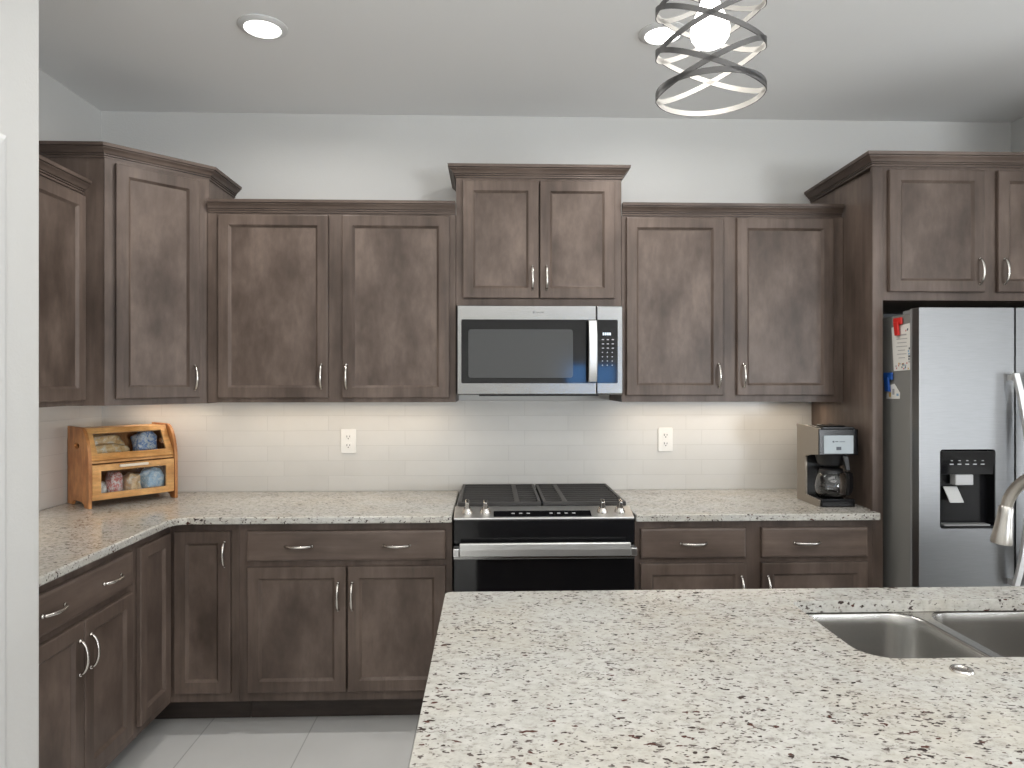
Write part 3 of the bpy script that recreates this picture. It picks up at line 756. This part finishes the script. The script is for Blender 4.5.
# ------------------------------------------------------------------ coffee maker
cm = thing('coffee_maker', 'black and champagne drip coffee maker at the right end of the counter', 'coffee maker', (1.458, 2.985, CT + .0005))
cw, cd = .166, .215
# C-shaped shell seen from the left: base, back column, head
shell = [(.004, 0), (cd, 0), (cd + .0, .33), (cd + .006, .358), (.0, .350), (.0, .232), (.085, .222), (.128, .212), (.128, .036), (.0, .030)]
for x0, x1 in ((0, .010), (cw - .010, cw)):
    mb = MB(); mb.prism(shell, [], YZ, x0, x1); mb.build('side_shell', 'coffee_shell' if x0 == 0 else 'black', cm, bevel=.002)
mb = MB(); mb.box(.0105, cw - .0105, .129, cd - .001, .0, .3455); mb.build('back_column', 'black', cm)
mb = MB(); mb.box(.0105, cw - .0105, .001, .1285, .233, .3455); hd_ = mb.build('head', 'black', cm, bevel=.003)
mb = MB(); mb.box(.0105, cw - .0105, -.010, .1285, .0005, .036); mb.build('base', 'black_gloss', cm, bevel=.004)
mb = MB(); mb.box(.012, cw - .012, -.012, .150, .346, .356); mb.box(.040, .118, -.005, .10, .3565, .362); mb.build('lid', 'black_gloss', cm, bevel=.003)
mb = MB(); mb.box(-.003, cw + .006, -.012, -.0005, .232, .3455); fp = mb.build('front_frame', 'black_gloss', cm, bevel=.002)
mb = MB(); mb.box(.018, .150, -.0135, -.0125, .238, .318); mb.build('label_plate', 'label_silver', fp)
mb = MB(); mb.box(.056, .064, -.0142, -.0136, .287, .294); mb.box(.068, .082, -.0142, -.0136, .289, .2925); mb.box(.086, .112, -.0142, -.0136, .289, .2915); mb.build('label_print', 'label_ink', fp)
mb = MB(); mb.box(.073, .094, -.016, -.0136, .254, .268); mb.build('power_switch', 'label_ink', fp)
cxx, cyy = .083, .053
mb = MB(); mb.lathe([(.068, .0), (.066, -.004), (.054, -.050), (.042, -.056), (.012, -.060), (0, -.060)], (cxx, cyy + .006, .2325), 28, cap0=True); fn = mb.build('brew_funnel', 'black', cm, smooth=True)
mb = MB(); mb.hexa([(.108, -.034, .165), (.126, -.034, .165), (.126, -.018, .165), (.108, -.018, .165), (.098, -.024, .228), (.122, -.024, .228), (.122, -.008, .228), (.098, -.008, .228)]); mb.build('funnel_handle', 'black', fn, bevel=.003)
# carafe (lifts off): its own thing on the warming plate
kf = thing('coffee_carafe', 'round glass coffee carafe with black handle on the coffee maker base', 'carafe', (1.458 + cxx, 2.985 + cyy, CT + .0375))
prof = [(.0, 0), (.048, 0), (.061, .006), (.0692, .028), (.0705, .050), (.066, .080), (.057, .105), (.047, .118), (.046, .122)]
mb = MB(); inner = [(max(r - .0022, 0), max(h, .0025)) for r, h in prof]
mb.lathe(prof + list(reversed(inner)), n=36, cap0=False, cap1=False); bmesh.ops.remove_doubles(mb.bm, verts=mb.bm.verts, dist=1e-5)
mb.build('glass_bowl', 'glass', kf, smooth=True, ang=60)
mb = MB(); mb.lathe([(.0, .1225), (.048, .1225), (.049, .126), (.044, .130), (.02, .1315), (0, .1315)], n=28); mb.build('lid', 'black', kf, smooth=True)
mb = MB(); mb.lathe([(.0472, .110), (.0530, .110), (.0490, .122), (.0462, .122)], n=36, cap0=False, cap1=False); mb.build('collar', 'black', kf, smooth=True)
mb = MB(); a = R(-58); ca, sa = math.cos(a), math.sin(a)
L = []
for r_, z, hw, th_ in ((.050, .112, .012, .005), (.070, .121, .014, .006), (.084, .114, .016, .008), (.088, .090, .016, .008), (.087, .050, .016, .008), (.083, .024, .014, .006), (.080, .016, .010, .004)):
    L.append([(r_ * ca + dx * -sa + dn * ca, r_ * sa + dx * ca + dn * sa, z) for dx, dn in ((-hw, -th_), (hw, -th_), (hw, th_), (-hw, th_))])
mb.loops(L); mb.build('handle', 'black_gloss', kf, bevel=.003)

# ------------------------------------------------------------------ bread box
bb = thing('bread_box', 'two-tier wooden bread box with glass doors in the counter corner', 'bread box', (-1.748, 3.032, CT + .0005), R(49))
bw, bd, bh = .385, .252, .352
side = [(0, 0), (.048, 0), (.060, .014), (.085, .022), (.160, .022), (.187, .014), (.199, 0), (bd, 0), (bd, bh), (.098, bh)]
arc = []
for i in range(1, 12):
    a = R(90 * i / 12); arc.append((.098 - .098 * math.sin(a) ** 1.0 * 1.0, .175 + (bh - .175) * math.cos(a)))
side += arc + [(0, .175)]
hh_ = [(.140 + .030 * math.cos(R(a)), .268 + .013 * math.sin(R(a))) for a in range(0, 360, 30)]
for x0, x1 in ((0, .014), (bw - .014, bw)):
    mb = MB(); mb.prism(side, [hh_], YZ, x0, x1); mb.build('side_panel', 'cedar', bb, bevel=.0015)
i0, i1 = .0145, bw - .0145
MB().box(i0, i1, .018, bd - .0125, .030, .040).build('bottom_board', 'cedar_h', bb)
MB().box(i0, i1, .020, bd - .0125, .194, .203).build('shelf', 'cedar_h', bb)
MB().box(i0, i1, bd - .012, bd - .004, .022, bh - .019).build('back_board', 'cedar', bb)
MB().box(i0, i1, .112, bd - .0125, bh - .018, bh - .008).build('top_board', 'cedar_h', bb, bevel=.002)
# lower door
mb = MB(); mb.prism([(i0 + .001, .034), (i1 - .001, .034), (i1 - .001, .189), (i0 + .001, .189)], [[(i0 + .038, .062), (i1 - .038, .062), (i1 - .038, .160), (i0 + .038, .160)]], XZ, .004, .017)
d = mb.build('lower_door', 'cedar_h', bb, bevel=.0015)
MB().box(i0 + .036, i1 - .036, .0095, .0115, .060, .162).build('pane', 'pane', d)
MB().box(.125, .248, -.010, .0035, .172, .184).build('handle', 'cream_handle', d, bevel=.003)
# sloping upper door
u0, u1 = Vector((.012, .207)), Vector((.102, .344))       # (y, z) foot and head of the slope
dv = (u1 - u0); nv = Vector((-dv.y, dv.x)).normalized()
def slope(u, v, t): p = u0 + dv * v + nv * t; return (u, p.x, p.y)
mb = MB(); mb.prism([(i0 + .001, 0), (i1 - .001, 0), (i1 - .001, 1), (i0 + .001, 1)], [[(i0 + .030, .20), (i1 - .030, .20), (i1 - .030, .84), (i0 + .030, .84)]], slope, -.006, .006)
d = mb.build('upper_door', 'cedar_h', bb, bevel=.0015)
mb = MB(); mb.prism([(i0 + .026, .18), (i1 - .026, .18), (i1 - .026, .86), (i0 + .026, .86)], [], slope, -.001, .001); mb.build('pane', 'pane', d)
def bag(name, label, cat, c, s, mat, rz=0, group=None, rough=.18, seed=0):
    mb = MB(); bmesh.ops.create_icosphere(mb.bm, subdivisions=4, radius=1)
    for v in mb.bm.verts:
        p = v.co.copy(); q = Vector([math.copysign(abs(t) ** .72, t) for t in p])
        k = 1 + rough * noise.noise(p * 1.7 + Vector((seed, 0, 0))) + rough * .7 * (.3 - abs(noise.noise(p * 4 + Vector((0, seed, 0)))))
        v.co = Vector((q.x * s[0] * k, q.y * s[1] * k, max(q.z * s[2] * k, -s[2] * .92)))
    m = Matrix.Translation(bb.location) @ Matrix.Rotation(R(49), 4, 'Z')
    o = mb.build(name, mat, smooth=True, ang=80, loc=m @ Vector((c[0], c[1], c[2] + s[2] * .92 + .0005)), rot=(0, 0, R(49) + rz))
    return tag(o, label, cat, group)
sh = .203; bt = .040
bag('bread_loaf', 'long bread roll lying at the front of the upper bread box shelf', 'bread', (.116, .098, sh), (.086, .026, .034), 'bread', R(3), seed=1)
bag('bread_loaf', 'bagged bread roll at the back of the upper bread box shelf', 'bread', (.116, .172, sh), (.084, .030, .056), 'bread', R(-3), seed=2)
bag('bread_bag', 'blue and white bread bag at the right of the upper bread box shelf', 'bread bag', (.288, .135, sh), (.054, .044, .060), 'bag_blue', R(8), seed=3)
bag('bread_bag', 'crumpled clear bread bag at the lower left inside the bread box', 'bread bag', (.058, .080, bt), (.032, .048, .036), 'bag_clear', seed=4, rough=.3)
bag('bread_bag', 'red and white bread bag inside the lower bread box door', 'bread bag', (.132, .080, bt), (.032, .048, .054), 'bag_red', R(-8), seed=5)
bag('bread_bag', 'tan bread loaf bag left of the pale blue bag in the lower bread box', 'bread bag', (.208, .080, bt), (.033, .048, .046), 'bread', seed=6, rough=.25)
bag('bread_bag', 'pale blue and white bread bag at the lower right inside the bread box', 'bread bag', (.298, .080, bt), (.046, .048, .054), 'bag_pale_blue', R(5), seed=7)

# ------------------------------------------------------------------ outlets
def outlet(label, loc, rz=0):
    r = thing('wall_outlet', label, 'outlet', loc, rz, 'duplex outlets in the tile backsplash')
    mb = MB(); mb.prism(rrect(-.0375, .0375, -.0605, .0605, .004, 3), [], XZ, -.007, -.0005); mb.build('cover_plate', 'white_plastic', r, bevel=.002)
    for z in (-.022, .022):
        mb = MB(); mb.prism(rrect(-.017, .017, z - .0155, z + .0155, .007, 4), [], XZ, -.0088, -.0072); s_ = mb.build('socket', 'white_plastic', r)
        mb = MB(); mb.box(-.0085, -.0055, -.0092, -.0089, z - .003, z + .007); mb.box(.0055, .0085, -.0092, -.0089, z - .002, z + .006); mb.lathe([(0, -.0092), (.003, -.0092), (.003, -.0089), (0, -.0089)], (0, 0, z - .009), 10, 'y'); mb.build('slots', 'slot', s_)
outlet('white outlet on the tile between the bread box and the range', (-.7175, D - BS, 1.168))
outlet('white outlet on the tile between the range and the coffee maker', (.903, D - BS, 1.172))
outlet('white outlet on the left wall tile, half hidden by the pantry wall', (LW + BS, 2.945, 1.168), R(90))

# ------------------------------------------------------------------ ceiling lamps
def can(label, x, y):
    r = thing('recessed_light', label, 'ceiling light', (x, y, CEIL), 0, 'recessed ceiling lights')
    mb = MB(); mb.lathe([(.068, -.0005), (.092, -.0005), (.092, -.004), (.078, -.012), (.069, -.013), (.066, -.009)], n=40, cap0=False, cap1=False)
    mb.loops; mb.build('trim_ring', 'trim', r, smooth=True, ang=50)
    mb = MB(); mb.lathe([(0, -.010), (.066, -.010), (.066, -.0005), (0, -.0005)], n=40); mb.build('lens', 'lamp_white', r, smooth=True)
can('glowing round recessed ceiling light above the left counter', -.869, 2.64)
can('glowing round recessed ceiling light seen beside the pendant cage', .672, 2.64)

px_, py_, pr_ = .405, 1.245, .0985
pz = 1.478 + .42 * 1.258                          # bottom rim
pn = thing('pendant_light', 'dark swirled metal band cage pendant hanging over the island', 'pendant light', (px_, py_, pz))
def band(z0, amp, ph, hw=.0051, n=72, name='band'):
    mb = MB(); rings = []
    for j in range(n):
        a = 2 * math.pi * j / n; z = z0 + amp * math.sin(a - ph); c_, s_ = math.cos(a), math.sin(a)
        ro, ri = pr_, pr_ - .0018
        rings.append([(ro * c_, ro * s_, z - hw), (ro * c_, ro * s_, z + hw), (ri * c_, ri * s_, z + hw), (ri * c_, ri * s_, z - hw)])
    V = [[mb.bm.verts.new(p) for p in r] for r in rings]
    for j in range(n):
        a, b = V[j], V[(j + 1) % n]
        for k in range(4): mb.face([a[k], a[(k + 1) % 4], b[(k + 1) % 4], b[k]], 1 if k == 2 else 0)
    return mb.build(name, ['bronze', 'band_inner'], pn, smooth=True, ang=40)
band(.0, 0, 0, name='rim_band')
for k in range(3):
    z0 = .040 + .078 * k
    band(z0, .047, R(-83)); band(z0 + .001, .047, R(47))
band(.258, 0, 0, name='rim_band')
mb = MB()
for a in (30, 150, 270): mb.tube([(0, 0, .272), ((pr_ - .002) * math.cos(R(a)), (pr_ - .002) * math.sin(R(a)), .258)], .003, 8)
mb.build('spider', 'bronze', pn, smooth=True)
mb = MB(); mb.lathe([(0, .174), (.021, .174), (.021, .240), (.014, .262), (.006, .270), (.006, CEIL - pz - .025), (0, CEIL - pz - .025)], n=20); mb.build('stem', 'bronze', pn, smooth=True, ang=50)
mb = MB(); mb.lathe([(0, CEIL - pz - .0005), (.062, CEIL - pz - .0005), (.060, CEIL - pz - .018), (.02, CEIL - pz - .026), (0, CEIL - pz - .026)], n=32); mb.build('canopy', 'bronze', pn, smooth=True, ang=50)
mb = MB(); mb.lathe([(0, .082), (.012, .0835), (.025, .090), (.0335, .102), (.0355, .117), (.032, .132), (.023, .150), (.015, .1735), (0, .1735)], n=28); mb.build('bulb', 'bulb', pn, smooth=True, ang=60)
pl_ = bpy.data.lights.new('pendant_glow', 'POINT'); pl_.energy = .35; pl_.shadow_soft_size = .03; pl_.color = (1, .96, .9)
po = bpy.data.objects.new('pendant_glow', pl_); COL.objects.link(po); po.location = (px_, py_, pz + .060)
